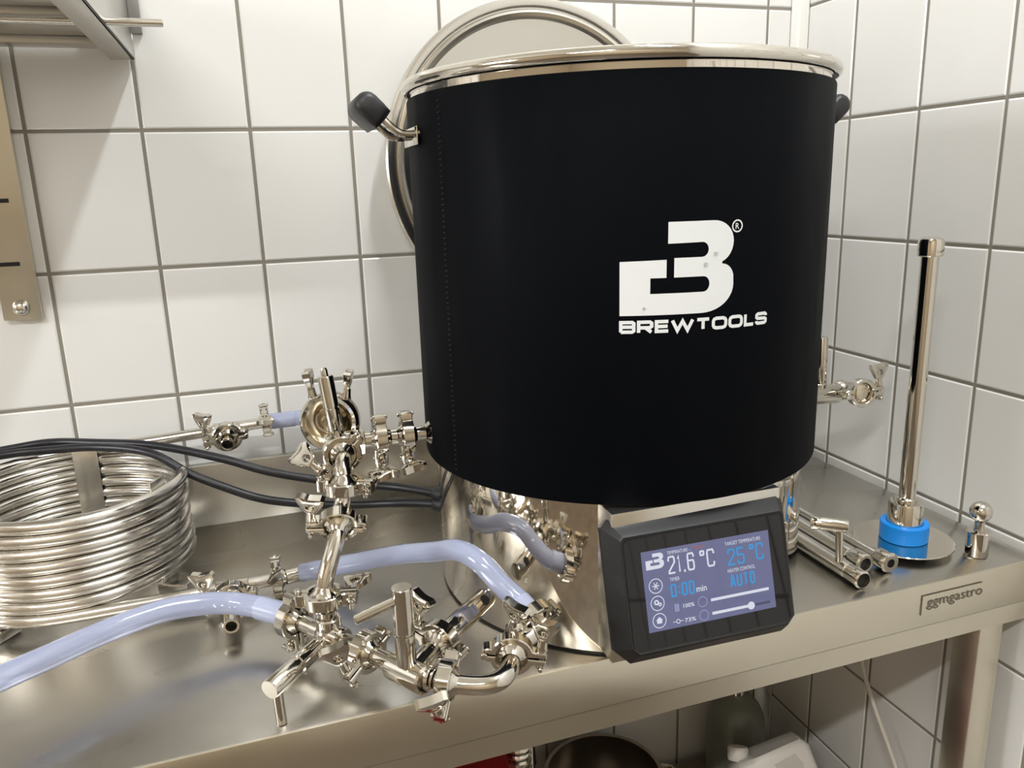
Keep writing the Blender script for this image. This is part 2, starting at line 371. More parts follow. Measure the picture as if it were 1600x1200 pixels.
def wrap(mb, ang0, z0, step=.006, rad=RJ):       # flat artwork bent round the jacket
    bm = bmesh.new(); vv = [bm.verts.new(p) for p in mb.v]
    for f in mb.f:
        try: bm.faces.new([vv[i] for i in f])
        except ValueError: pass
    bmesh.ops.remove_doubles(bm, verts=bm.verts[:], dist=1e-6)
    bmesh.ops.triangulate(bm, faces=bm.faces[:])
    x0 = min(v.co.x for v in bm.verts); x1 = max(v.co.x for v in bm.verts); x = x0+step
    while x < x1:
        bmesh.ops.bisect_plane(bm, geom=bm.verts[:]+bm.edges[:]+bm.faces[:], plane_co=(x, 0, 0), plane_no=(1, 0, 0)); x += step
    for v in bm.verts:
        a = R(ang0)+v.co.x/RJ; v.co = V((PX+rad*math.cos(a), PY+rad*math.sin(a), z0+v.co.y))
    return MB().bm(bm)
def arc(cx, cy, rx, ry, a0, a1, n=8): return [(cx+rx*math.cos(R(a0+(a1-a0)*i/n)), cy+ry*math.sin(R(a0+(a1-a0)*i/n))) for i in range(n+1)]
def logo_poly():
    return ([(0, 0), (.62, 0)] + arc(.70, .30, .30, .30, -90, 0, 10) + arc(.885, .36, .115, .17, 0, 90, 6)[1:] +
            arc(.83, .77, .16, .23, -70, 0, 6)[0:] + arc(.80, .77, .19, .23, 0, 90, 8)[1:] +
            [(.40, 1.0), (.40, .77)] + arc(.70, .695, .055, .08, 90, -90, 8) + [(.455, .615), (.455, .405)] +
            arc(.715, .32, .055, .085, 90, -90, 8) + [(.255, .235), (.255, .405), (.39, .405), (.39, .60), (0, .59)])
def logo_mb(wd, ht):
    bm = bmesh.new(); f = bm.faces.new([bm.verts.new((x*wd, y*ht, 0)) for x, y in logo_poly()]); bm.normal_update()
    bmesh.ops.triangulate(bm, faces=[f], ngon_method='EAR_CLIP'); return MB().bm(bm)
obj('logo_mark', wrap(logo_mb(.1166, .0895), -113.9, 1.2358), 'logo', jk, 'white angular letter B mark')
obj('logo_lettering', wrap(stroke_text('BREWTOOLS', .0130, .1625, .0034, {'W': 1.5, 'L': .82, 'T': 1.0, 'E': .90, 'O': 1.08}, .085), -114.0, 1.2180), 'logo', jk, 'white lettering BREWTOOLS')
def annulus(cx, cy, r0, r1, n=28, rx=1):
    vs = [(cx+r*math.cos(2*math.pi*i/n)*rx, cy+r*math.sin(2*math.pi*i/n), 0) for r in (r0, r1) for i in range(n)]
    return MB().add(vs, [(i, (i+1) % n, n+(i+1) % n, n+i) for i in range(n)])
def shift(mb, x, y): mb.v = [p+V((x, y, 0)) for p in mb.v]; return mb
rg = annulus(0, 0, .0048, .0062); rg.add(*(lambda m: (m.v, m.f))(shift(text('R', .0056, .0042, .01), -.0021, -.0028)))
obj('registered_mark', wrap(rg, -87.0, 1.3188, .02), 'logo', jk, 'white registered mark')
sm = MB()
for k in range(70):
    z = 1.045+k*.0059; a = R(-161.2); c = V((PX+.2532*math.cos(a), PY+.2532*math.sin(a), z))
    tdir = V((-math.sin(a), math.cos(a), 0)); sm.sweep([c-tdir*.002, c+V((math.cos(a), math.sin(a), 0))*.0006, c+tdir*.002+V((0, 0, .001))], .0005, 5)
obj('seam_stitching', sm, 'rubber', jk)
for a, z, r in [(-92.2, 1.293, .0022), (-94.6, 1.283, .0025), (-108.5, 1.2425, .0018), (-117, 1.405, .0009)]:
    a = R(a); n = V((math.cos(a), math.sin(a), 0))
    obj('water_drop', MB().lathe([(r, 0), (r*.8, .0007), (r*.4, .0012), (0, .0013)], V((PX, PY, z))+n*RJ, n, 12), 'drop', jk, 'water drop')
# side handles
for s, lb in ((-1, 'left'), (1, 'right')):
    hx = lambda d: PX+s*d
    side = [(.246, .030, 1.4235), (.266, .030, 1.4225), (.278, .0295, 1.4275), (.296, .0280, 1.4450), (.300, .022, 1.448)]
    hd = MB().sweep(spline([(hx(d), PY-dy, z) for d, dy, z in side]+[(hx(d), PY+dy, z) for d, dy, z in side[::-1]], 5), .0042, 10)
    h = obj('handle', hd, 'chrome', kt)
    g = MB()
    gz = V((0, 1, 0)); c = V((hx(.302), PY, 1.449))
    ring = []; u_ = V((s*.72, 0, .69)); v_ = V((-s*.69, 0, .72))
    bul = [(-.0165, -.0125), (-.006, -.0135), (.006, -.0138)] + arc(.006, 0, .0135, .0138, -70, 70, 10) + [(.006, .0138), (-.006, .0135), (-.0165, .0125), (-.0175, .006), (-.0178, 0), (-.0175, -.006)]
    ring = [u_*p[0]+v_*p[1] for p in bul]
    prof = [(-.041, .0), (-.0405, .62), (-.038, .88), (-.033, 1), (.033, 1), (.038, .88), (.0405, .62), (.041, 0)]; nb = len(ring)
    vs = []; fs = []
    for y_, k_ in prof:
        for p in ring: vs.append(c+gz*y_+p*max(k_, .02))
    for i in range(len(prof)-1):
        for k in range(nb): j = (k+1) % nb; fs.append((i*nb+k, i*nb+j, (i+1)*nb+j, (i+1)*nb+k))
    g.add(vs, fs); obj('grip', g, 'rubber', h, 'black rubber grip', ang=50)
    obj('handle_bracket', MB().box((hx(.2535), PY-.038, 1.411), (hx(.2555), PY+.038, 1.431), .0008), 'chrome', kt)
# electronics box on the front of the base
obj('electronics_box', MB().box((-.664, -.629, .861), (-.462, -.56, 1.0335), .0015), 'satin', kt)

# outlet stub of the kettle (left) and its ferrule
def ferrule(mb, c, d, r=.009, R1=.0168):         # flared tri-clamp end: disc faces along d at c
    d = V(d).normalized(); return mb.lathe([(r*.8, -.014), (r, -.012), (r+.001, -.009), (R1-.001, -.0035), (R1, -.0028), (R1, 0), (r*.75, 0), (r*.75, -.01)], c, d, 28)
OZ = 1.068
obj('outlet_pipe', ferrule(MB().cyl((PX-.245, PY, OZ), (PX-.281, PY, OZ), .009), (PX-.2815, PY, OZ), (-1, 0, 0)).lathe([(.009, -.004), (.0165, .004), (.0165, .0055), (.009, .0065)], (PX-.2545, PY, OZ), (1, 0, 0), 28), 'chrome', kt)

# ------------------------------------------------------------------ controller
cc = V((-.5660, -.6596, .9560)); ya, ti, ro = R(-1.75), R(14.33), R(.76)
n_ = V((math.sin(ya)*math.cos(ti), -math.cos(ya)*math.cos(ti), math.sin(ti))); rx = V((math.cos(ya), math.sin(ya), 0)); uy = n_.cross(rx)
X_ = rx*math.cos(ro)+uy*math.sin(ro); Y_ = uy*math.cos(ro)-rx*math.sin(ro)
cmx = Matrix((X_, Y_, n_)).transposed().to_4x4()
ct = thing('control_unit', 'black touch-screen control unit on the kettle front, display lit', 'controller', cc, cmx)
ct_in = cmx.copy(); ct_in.translation = cc
def octo(x0, x1, y0, y1, c, z, ct_=None):
    e = c if ct_ is None else ct_
    return [(x0+c, y0, z), (x1-c, y0, z), (x1, y0+c, z), (x1, y1-e, z), (x1-e, y1, z), (x0+e, y1, z), (x0, y1-e, z), (x0, y0+c, z)]
hs = MB(); rings = [octo(-.103, .103, -.071, .072, .016, -.034, .006), octo(-.108, .107, -.076, .076, .017, -.026, .007), octo(-.108, .107, -.076, .076, .017, -.020, .007), octo(-.0965, .0965, -.0635, .0615, .009, -.001, .004), octo(-.0950, .0945, -.0615, .0595, .008, .0004, .0035), octo(-.093, .092, -.059, .057, .006, -.0006, .003)]
vs = [p for r_ in rings for p in r_]; fs = [tuple(range(8))[::-1], tuple(range(40, 48))]
for i in range(5):
    for k in range(8): j = (k+1) % 8; fs.append((i*8+k, i*8+j, (i+1)*8+j, (i+1)*8+k))
hs.add(vs, fs)
obj('housing', hs, 'plastic', ct, local=True, ang=20)
obj('mount', MB().box((-.085, -.05, -.075), (.085, .05, -.03), .003), 'plastic', ct, local=True)
gp = MB().prism([(p[0], p[1]) for p in octo(-.0925, .0915, -.0585, .0565, .004, 0)], -.001, -.0001)
obj('glass_panel', gp, 'glass', ct, local=True)
W2, H2 = .149/2, .0832/2
sc = obj('display', MB().add([(-W2, -H2, .0001), (W2, -H2, .0001), (W2, H2, .0001), (-W2, H2, .0001)], [(0, 1, 2, 3)]), 'scr', ct, 'lit blue-grey display', local=True)
def on_screen(name, mb, x, y, m, label=None, z=.0004):   # x,y in fractions of the display, from its top-left corner
    mb.v = [V((p.x-W2+x*.149, p.y+H2-y*.0832, z)) for p in mb.v]; return obj(name, mb, m, sc, label, local=True)
tx = lambda s, x, y, h, wd, m, b=.012, nm='display_text': on_screen(nm, text(s, h*.0832, wd*.149, b), x, y, m, 'display text reading '+s)
sx_ = lambda s, x, y, h, wd, m, nw={}: on_screen('display_text', stroke_text(s, h*.0832, wd*.149, .0019, nw, .22), x, y, m, 'display text reading '+s.replace('o', '°'))
on_screen('display_logo', logo_mb(.0205, .0160), .028, .232, 'scr_w', 'white B mark on display')
tx('TEMPERATURE - .', .195, .085, .042, .185, 'scr_w', .0); tx('hld', .400, .075, .042, .07, 'scr_o', .02)
sx_('21.6', .192, .33, .225, .205, 'scr_w', {'1': .55, '.': .35}); sx_('oC', .440, .33, .225, .115, 'scr_w', {'o': .62})
tx('TIMER', .195, .42, .045, .075, 'scr_w', .0)
sx_('0:00', .192, .62, .165, .185, 'scr_b', {':': .4}); tx('min', .388, .612, .075, .08, 'scr_w')
tx('TARGET TEMPERATURE', .645, .105, .045, .285, 'scr_w', .0)
sx_('25', .655, .365, .215, .135, 'scr_b'); sx_('oC', .83, .355, .215, .115, 'scr_b', {'o': .62})
tx('HEATER CONTROL', .645, .45, .045, .22, 'scr_w', .0); sx_('AUTO', .655, .64, .16, .20, 'scr_b')
tx('100%', .275, .775, .05, .085, 'scr_w'); tx('73%', .275, .955, .05, .085, 'scr_w')
for y in (.44, .655, .87):
    on_screen('icon_ring', annulus(0, 0, .0069, .0078), .085, y, 'scr_w')
star = MB()
for k in range(3):
    a = k*math.pi/3; d = V((math.cos(a), math.sin(a), 0)); p = V((-d.y, d.x, 0)); star.add([-d*.004-p*.0005, d*.004-p*.0005, d*.004+p*.0005, -d*.004+p*.0005], [(0, 1, 2, 3)])
on_screen('snowflake_icon', star, .085, .44, 'scr_w')
ge = annulus(-.0012, .001, .0012, .0028, 14); g2 = annulus(.0025, -.0015, .0008, .002, 12); ge.add(g2.v, g2.f)
on_screen('gear_icon', ge, .085, .655, 'scr_w')
ho = MB().add([(-.0028, -.003, 0), (.0028, -.003, 0), (.0028, .0005, 0), (0, .0036, 0), (-.0028, .0005, 0)], [(0, 1, 2, 3, 4)]).add([(-.004, 0, 0), (.004, 0, 0), (0, .004, 0)], [(0, 1, 2)])
on_screen('home_icon', ho, .085, .87, 'scr_w')
he = MB()
for k in range(3): he.add([(-.0022+k*.0018, -.004, 0), (-.0013+k*.0018, -.004, 0), (-.0013+k*.0018, .004, 0), (-.0022+k*.0018, .004, 0)], [(0, 1, 2, 3)])
on_screen('heater_icon', he, .225, .755, 'scr_g')
pu = annulus(0, 0, .0016, .0024, 16).add([(-.006, -.0003, 0), (-.0024, -.0003, 0), (-.0024, .0003, 0), (-.006, .0003, 0)], [(0, 1, 2, 3)]).add([(.0024, -.0003, 0), (.006, -.0003, 0), (.006, .0003, 0), (.0024, .0003, 0)], [(0, 1, 2, 3)])
on_screen('pump_icon', pu, .225, .925, 'scr_w')
bar = lambda x0, x1, h: MB().add([(0, -h/2, 0), ((x1-x0)*.149, -h/2, 0), ((x1-x0)*.149, h/2, 0), (0, h/2, 0)], [(0, 1, 2, 3)])
for y, x1 in ((.745, .955), (.915, .80)):
    on_screen('slider_ring', annulus(0, 0, .0049, .0054), .425, y, 'scr_g')
    if x1 < .9: on_screen('slider_track', bar(.80, .955, .0028), .80, y, 'scr_d')
    on_screen('slider_bar', bar(.49, x1, .0030), .49, y, 'scr_w')
on_screen('slider_knob', annulus(0, 0, .00001, .0042, 20), .80, .915, 'scr_w', z=.0006)

# ------------------------------------------------------------------ tri-clamps
def clamp_meshes():
    ri, ro, hw = .0160, .0222, .0072
    def half():
        pl = arc(0, 0, ri, ri, 3, 177, 14) + [(-.0290, .0010), (-.0305, .0035), (-.0290, .0065), (-.0245, .0078)] + arc(0, 0, ro, ro, 160, 22, 14) + [(.0255, .0070), (.0350, .0070), (.0350, .0014)]
        return MB().prism(pl, -hw, hw, ch=.0011)
    up = half(); lo = half(); lo.v = [V((p.x, -p.y, p.z)) for p in lo.v]; lo.f = [f[::-1] for f in lo.f]
    pin = MB().cyl((-.0278, 0, -.0095), (-.0278, 0, .0095), .0028, 12).cyl((-.0278, 0, .0088), (-.0278, 0, .0108), .0040, 12)
    bolt = MB().cyl((.0300, -.0150, 0), (.0300, .0300, 0), .0030, 12).cyl((.0300, -.0135, 0), (.0300, -.0075, 0), .0052, 10).cyl((.0300, -.012, -.0085), (.0300, -.012, .0085), .0026, 10)
    # wing nut: round neck and a flared pad with a hole in it
    wn = MB().lathe([(.0033, .0072), (.0056, .0072), (.0060, .0085), (.0052, .0125), (.0047, .0205), (.0033, .0215)], (.03, 0, 0), (0, 1, 0), 16)
    hc = V((0, .0275)); out = []
    N = 28
    KW = 1.16
    outline = [(-.0048, .0185), (.0048, .0185), (.0075, .0235), (.0118, .0320), (.0135, .0375), (.0110, .0400), (.0050, .0388), (0, .0382), (-.0050, .0388), (-.0110, .0400), (-.0135, .0375), (-.0118, .0320), (-.0075, .0235)]
    outline = [(x*KW, .0185+(y-.0185)*KW) for x, y in outline]; hc = V((0, .0185+(.0275-.0185)*KW))
    def hit(a):
        d = V((math.cos(a), math.sin(a))); best = None
        for i in range(len(outline)):
            p = V(outline[i]); q = V(outline[(i+1) % len(outline)]); e = q-p; den = d.x*e.y-d.y*e.x
            if abs(den) < 1e-12: continue
            w_ = p-hc; t = (w_.x*e.y-w_.y*e.x)/den; u = (w_.x*d.y-w_.y*d.x)/den
            if t > 0 and -1e-6 <= u <= 1+1e-6 and (best is None or t < best): best = t
        return hc+d*best
    vs = []; 
    for i in range(N):
        a = 2*math.pi*i/N; h_ = hc+V((math.cos(a), math.sin(a)))*.0048; o_ = hit(a); m_ = h_.lerp(o_, .5)
        th = lambda p: .0030+.0022*max(0, (p.y-.020)/.02)
        for p, k in ((h_, 1), (m_, 1.15), (o_, .8)):
            vs += [(.03+th(p)*k*1.0, p.y, p.x), (.03-th(p)*k, p.y, p.x)]
    fs = []
    for i in range(N):
        j = (i+1) % N; a = i*6; b = j*6
        fs += [(a, b, b+2, a+2), (a+2, b+2, b+4, a+4), (a+4, b+4, b+5, a+5), (a+5, b+5, b+3, a+3), (a+3, b+3, b+1, a+1), (a+1, b+1, b, a)]
    wn.add(vs, fs)
    res = []
    for nm, mb, m in (('clamp_half', up, 'chrome'), ('clamp_half', lo, 'chrome'), ('hinge_pin', pin, 'chrome'), ('bolt', bolt, 'chrome'), ('wing_nut', wn, 'chrome')):
        me = mb.mesh(nm, 40); me.materials.append(M[m]); res.append((nm, me))
    return res
CL = clamp_meshes()
def clamp(c, axis, ear, label, k=1.0, turn=None, group='tri-clamps on the brewing pipework'):
    t = thing('tri_clamp', label, 'pipe clamp', c, rotmat(axis, ear) @ Matrix.Scale(k, 4), group)
    for nm, me in CL: o = inst(nm, me, t)
    m3 = t.matrix_basis.to_3x3().normalized(); X, Y, Z = m3.col[0], m3.col[1], m3.col[2]
    a = math.atan2(-V((-.2, -.85, .49)).dot(Z), V((-.2, -.85, .49)).dot(X)) + (turn if turn is not None else R(random.uniform(-35, 35)))
    o.matrix_basis = Matrix.Translation((.03, 0, 0)) @ Matrix.Rotation(a, 4, 'Y') @ Matrix.Translation((-.03, 0, 0))   # the nut is left turned as it was tightened
    return t
def pipe(name, pts, r, label, cat='pipe', ends=(1, 1), m='chrome', seg=20):
    pts = [V(p) for p in pts]; t = thing(name, label, cat, pts[0])
    obj('tube', MB().sweep(pts, r, seg), m, t, ang=50)
    if ends[0]: obj('ferrule', ferrule(MB(), pts[0], pts[0]-pts[1], r), m, t)
    if ends[1]: obj('ferrule', ferrule(MB(), pts[-1], pts[-1]-pts[-2], r), m, t)
    return t

# --- upper run: kettle -> tee valve -> down pipe
TX = -.912; tee = V((TX, PY, OZ))
clamp((-.8285, PY, OZ), (-1, 0, 0), (.05, 0, -1), 'shiny tri-clamp nearest the kettle jacket on the side outlet')
pipe('spool_pipe', [(-.829, PY, OZ), (-.8605, PY, OZ)], .0098, 'short shiny pipe between the two clamps of the side outlet')
clamp((-.8612, PY, OZ), (-1, 0, 0), (.05, .1, -1), 'shiny tri-clamp on the side outlet, second from the jacket')
vt = thing('ball_valve', 'upright-handled ball valve beside the kettle, in front of the round flange', 'valve', tee)
b = MB().cyl(tee+V((-.016, 0, 0)), tee+V((.024, 0, 0)), .0145, 24, .002).cyl(tee+V((0, -.018, 0)), tee+V((0, .03, 0)), .0140, 24, .002).cyl(tee+V((.02, 0, 0)), tee+V((.031, 0, 0)), .0165, 6, .001)
b.cyl(tee+V((.03, 0, 0)), tee+V((.045, 0, 0)), .010, 20); ferrule(b, tee+V((.0502, 0, 0)), (1, 0, 0), .0098)
b.cyl(tee+V((0, -.014, 0)), tee+V((0, -.03, 0)), .0095, 20); ferrule(b, tee+V((0, -.0395, 0)), (0, -1, 0), .0095)
obj('body', b, 'chrome', vt)
ht = V((-.0085, .004, .084)); hb = tee+V((-.001, 0, .011)); hd_ = (tee+ht-hb).normalized(); hl = (tee+ht-hb).length
h = obj('handle', MB().lathe([(0, 0), (.0088, 0), (.0094, .001), (.0094, hl*.46), (.0080, hl*.465), (.0080, hl*.49), (.0094, hl*.495), (.0094, hl-.001), (.0086, hl), (0, hl)], hb, hd_, 28), 'chrome', vt)
obj('handle_screw', MB().lathe([(0, hl), (.0042, hl), (.0042, hl+.007), (.003, hl+.010), (0, hl+.0105)], hb, hd_, 12), 'chrome', h)
# round flange behind
fc = V((-.917, -.338, 1.084)); fd = V((-.25, -1, .05)).normalized()
fl = thing('flange_housing', 'round polished flange housing behind the upright valve handle', 'flange', fc)
obj('bowl', MB().lathe([(0, -.012), (.012, -.012), (.020, -.008), (.028, .004), (.0315, .006), (.0315, .0), (.029, -.02), (.012, -.035), (0, -.036)], fc, fd, 40), 'gold_tint', fl)
obj('flange_ring', MB().lathe([(.0290, .007), (.0335, .009), (.0360, .006), (.0372, .001), (.0372, -.010), (.035, -.013), (.029, -.013), (.029, .007)], fc, fd, 48), 'chrome', fl)
obj('connector', MB().sweep(spline([fc-fd*.03+V((.004, -.001, -.006)), fc-fd*.004, tee+V((0, .02, 0))], 5), .010, 16), 'chrome', fl)
fx, fy, fz = frame(fd, (-1, 0, 0))
for a, ln in ((62, .036), (158-30, .034)):
    dr = fx*math.cos(R(a)) + fy*math.sin(R(a))
    if dr.z < 0: dr = dr - fy*2*dr.dot(fy)
    p = fc+dr*.0385
    me = CL[4][1]; o = inst('wing_nut', me, fl); mm = rotmat(fd.cross(V((0, 0, 1))) , fd)
    zz = V((0, 0, 1))*.9+dr*.3; zz.normalize()
    xx = fd.cross(zz).normalized(); q = Matrix((xx, zz, xx.cross(zz))).transposed().to_4x4(); q.translation = p-fl.matrix_basis.translation - q.to_3x3() @ V((.03, .010, 0))
    o.matrix_basis = q
clamp(tee+V((0, -.0405, 0)), (0, 1, 0), (-.72, 0, -.70), 'tri-clamp facing the room under the upright valve handle')
# elbow down from the tee
e0 = tee+V((0, -.042, 0)); k0 = V((-.9165, -.462, 1.0425))
pipe('elbow_pipe', bez(e0, e0+V((0, -.016, 0)), k0+V((0, 0, .022)), k0, 14), .0092, 'shiny elbow turning down from the upright valve')
clamp(k0, (0, 0, 1), (.88, -.48, 0), 'tri-clamp with wing nut to its right on the upper drop pipe')
k1 = V((-.9272, -.4870, 1.0085)); d5 = V((-.15, -.90, -.42)).normalized()
pipe('elbow_pipe', bez(k0+V((0, 0, -.001)), k0+V((-.002, .001, -.026)), k1-d5*.016, k1, 10), .0092, 'short shiny pipe joining the two clamps of the upper drop')
clamp(k1, -d5, (-1, .15, .12), 'tri-clamp with wing nut standing on its left, middle of the drop pipe')
vc = V((-.9500, -.5277, .9000)); k2 = V((-.9515, -.5235, .9425))
pipe('elbow_pipe', bez(k1+d5*.001, k1+d5*.026, k2+V((0, 0, .026)), k2+V((0, 0, .001)), 16), .0092, 'curved shiny pipe above the lower three-way valve')
clamp(k2, (0, 0, 1), (.97, -.26, 0), 'tri-clamp on top of the three-way valve, wing nut to the right')

# --- three-way valve with the down-turned lever
pd_ = V((.592, -.806, 0))
def port(b, c, d, L_, r=.0095, body=.0135, lb=.022):
    d = V(d).normalized(); b.cyl(c, c+d*lb, body, 24, .0015); b.cyl(c+d*lb, c+d*(L_-.010), r, 20); ferrule(b, c+d*L_, d, r); return b
v1 = thing('ball_valve', 'three-way ball valve with lever bent down onto the table', 'valve', vc)
b = MB(); port(b, vc, (0, 0, 1), .0415); port(b, vc, pd_, .0565); port(b, vc, -pd_, .0580); b.sphere(vc, .0165)
obj('body', b, 'chrome', v1)
he_ = V((-1.0145, -.5970, .8935)); hd_ = (he_-vc).normalized(); hl = (he_-vc).length
h = obj('handle', MB().lathe([(0, .012), (.0075, .012), (.0075, .020), (.0100, .022), (.0104, .024), (.0104, hl*.55), (.0088, hl*.56), (.0088, hl*.60), (.0104, hl*.61), (.0104, hl-.001), (.0098, hl), (0, hl)], vc, hd_, 28), 'chrome', v1)
lt = he_-hd_*.010
obj('lever', MB().cyl(lt+V((0, 0, -.004)), (lt.x+.001, lt.y-.002, .8504), .0052, 18), 'chrome', h)
c7 = vc-pd_*.059; c8 = vc+pd_*.0575
clamp(c7, pd_, (0, 0, -1), 'tri-clamp holding the pale hose that runs off to the left')
clamp(c8, -pd_, (-.74, -.55, -.38), 'tri-clamp between the two lower valves, wing nut upright')

# --- second valve with upright handle
v2c = V((-.8800, -.6330, .9020))
v2 = thing('ball_valve', 'three-way ball valve with upright handle and lever at the table edge', 'valve', v2c)
b = MB(); da = (c8-v2c).normalized()
b.cyl(v2c-da*.020, v2c+da*.030, .0142, 28, .002); b.cyl(v2c+da*.02, c8-da*.012, .0098, 20); ferrule(b, c8-da*.0008, da, .0098)
c9 = V((-.8440, -.5945, .9080)); c10 = V((-.8505, -.6545, .9000))
for c_ in (c9, c10):
    d = (c_-v2c); L_ = d.length; d.normalize(); b.cyl(v2c, v2c+d*(L_*.6), .0125, 24, .0015); b.cyl(v2c+d*(L_*.5), v2c+d*(L_-.006), .0095, 20); ferrule(b, v2c+d*(L_-.0008), d, .0095)
obj('body', b, 'chrome', v2)
hb = V((-.8845, -.632, .914)); hl = .0825
h = obj('handle', MB().lathe([(0, 0), (.0093, 0), (.0100, .001), (.0100, hl*.40), (.0086, hl*.405), (.0086, hl*.43), (.0100, hl*.435), (.0100, hl-.0008), (.0094, hl), (0, hl)], hb, V((.002, .001, 1)), 28), 'chrome', v2)
obj('lever', MB().cyl((-.8880, -.632, .984), (-.9310, -.6385, .9745), .0049, 18), 'chrome', h)
d9 = (V((-.77, -.525, .910))-c9).normalized()
clamp(c9, d9, (-.65, .7, .3), 'tri-clamp behind the upright lower handle, holding the open stub pipe')
sp_ = thing('stub_pipe', 'thick shiny stub pipe with an open hole near its end', 'pipe', c9)
a_ = c9+d9*.001; b_ = c9+d9*.097; b = MB(); ferrule(b, a_, -d9, .0112); b.lathe([(0, .012), (.0112, .012), (.0120, .014), (.0120, .030), (.0125, .034), (.0125, .090), (.0115, .0955), (.009, .0965), (0, .0968)], a_, d9, 28)
obj('tube', b, 'chrome', sp_)
sd = V((.10, -.80, .60)); sd = (sd-d9*sd.dot(d9)).normalized()
obj('port_hole', MB().lathe([(0, .0128), (.0058, .0128), (.0062, .0120)], a_+d9*.078, sd, 20), 'dark', sp_, 'dark round hole')
obj('flat', MB().prism([(-.006, -.012), (.006, -.012), (.006, .012), (-.006, .012)], .0118, .0129, (lambda mm: mm)(Matrix.Translation(a_+d9*.048) @ rotmat(sd, d9.cross(sd))), .0004), 'chrome', sp_)
# --- U-bend
c11 = V((-.7790, -.6380, .9050)); d10 = V((.86, -.50, -.05)).normalized(); d11 = V((.32, .94, .06)).normalized()
clamp(c10, -d10, (-.30, -.75, -.62), 'tri-clamp at the start of the U-bend, hanging over the table edge')
pipe('elbow_pipe', bez(c10+d10*.001, c10+d10*.042, c11-d11*.050, c11-d11*.001, 20), .0096, 'shiny U-bend pipe hanging over the front table edge', seg=24)
clamp(c11, -d11, (.95, -.30, -.12), 'tri-clamp at the far end of the U-bend by the kettle base')
c12 = V((-.7425, -.6050, .9180)); d12 = V((-.32, .82, .36)).normalized()
pipe('elbow_pipe', bez(c11+d11*.001, c11+d11*.022+V((.008, 0, 0)), c12-d12*.020, c12-d12*.001, 10), .0094, 'short elbow from the U-bend up to the arched hose')
clamp(c12, d12, (-.94, -.30, -.10), 'tri-clamp joining the arched pale hose, wing nut pointing up')

# --- hoses
def hose(name, pts, r, label, barb0=None, barb1=None):
    t = thing(name, label, 'hose', pts[0])
    p = spline(pts, 8); obj('tube', MB().sweep(p, r, 20), 'hose', t, ang=60)
    for bb in (barb0, barb1):
        if bb: obj('hose_end', MB().sweep(spline(bb, 4), r+.0008, 20), 'hose_in', t, 'hose end stretched over the barb', ang=60)
    return t
hose('silicone_hose', [c12+d12*.008, c12+d12*.030, (-.7660, -.5640, .9420), (-.7840, -.5420, .9630), (-.8010, -.5100, .9650), (-.8191, -.4739, .9499), (-.8558, -.4147, .9254), (-.8985, -.3646, .9003), (-.9456, -.3235, .8795), (-.9690, -.3130, .8735)], .0122,
     'translucent pale blue silicone hose arching past the kettle base', [c12+d12*.006, c12+d12*.026])
hs0 = c7-pd_*.006
hose('silicone_hose', [hs0, hs0-pd_*.018, (-1.0295, -.4335, .9010), (-1.0668, -.4234, .9069), (-1.1201, -.4319, .9134), (-1.175, -.4577, .9141), (-1.2217, -.4962, .9172), (-1.2588, -.527, .92), (-1.2965, -.5577, .9223), (-1.42, -.66, .90)], .0128,
     'translucent pale blue silicone hose running off to the left', [hs0, hs0-pd_*.015, (-1.0205, -.4400, .8998)])

# ------------------------------------------------------------------ counterflow coil chiller
CX, CY, CR, CT = -1.253, -.190, .1385, .0085
ch = thing('coil_chiller', 'stainless steel coil chiller standing on the table by the wall', 'chiller', (CX, CY, .85))
nt_ = 7.5; z0, z1 = .8735, 1.0015; pts = []
for i in range(int(nt_*56)+1):
    f_ = i/(nt_*56); a = R(-90)-2*math.pi*nt_*f_; wob = .0012*math.sin(5*a+i*.02)
    pts.append((CX+(CR+wob)*math.cos(a), CY+(CR+wob)*math.sin(a), z0+(z1-z0)*f_))
pre = [(-1.000, -.317, .8725), (-1.06, -.319, .8725), (-1.15, -.3235, .8728), (-1.22, -.3268, .8733)]
post = [(CX+.03, CY+CR-.0005, 1.0022), (-1.15, -.0545, 1.0055), (-1.06, -.0560, 1.0110), (-.995, -.0570, 1.0150)]
obj('coil_tube', MB().sweep(pre+pts+post, CT, 14), 'coil', ch, ang=60)
for a in (91, 236, 335):
    ra = R(a); d = V((math.cos(ra), math.sin(ra), 0)); tn = V((-d.y, d.x, 0)); cn = V((CX, CY, 0))+d*(CR-CT-.0025)
    m_ = Matrix((tn, d, V((0, 0, 1)))).transposed().to_4x4(); m_.translation = cn
    obj('strap', MB().box((-.0165, -.0015, .853), (.0165, .0010, 1.006), .0005).xf(m_), 'satin', ch, 'flat upright spacer strap')
    obj('strap_foot', MB().box((-.017, -.010, .8505), (.017, .032, .8640), .0015).xf(m_), 'satin', ch)
# lower end: tee with clamped port, clamp and barb
def tee_end(tp, pdv, length, nm):
    tp = V(tp); pdv = V(pdv).normalized(); b = MB().cyl(tp, tp+pdv*length, .0085, 20)
    return ferrule(b, tp+pdv*length, pdv, .0085)
tp = V((-1.0560, -.3190, .8728)); q0 = V((0, -.93, -.02)).normalized()
obj('tee_port', tee_end(tp, q0, .030, 'tee').cyl(tp-V((.02, 0, 0)), tp+V((.02, 0, 0)), .0102, 20), 'chrome', ch)
clamp(tp+q0*.0305, -q0, (-1, 0, -.05), 'tri-clamp on the low open port of the coil chiller, under the pale hose')
op = thing('hose_barb', 'open shiny pipe end on the low port of the coil chiller', 'pipe end', tp+q0*.031)
obj('tube', ferrule(MB(), tp+q0*.0312, -q0, .008).tube(tp+q0*.033, tp+q0*.098, .0100, .0066), 'chrome', op)
obj('bore', MB().lathe([(0, 0), (.0065, 0)], tp+q0*.086, q0, 20), 'dark', op)
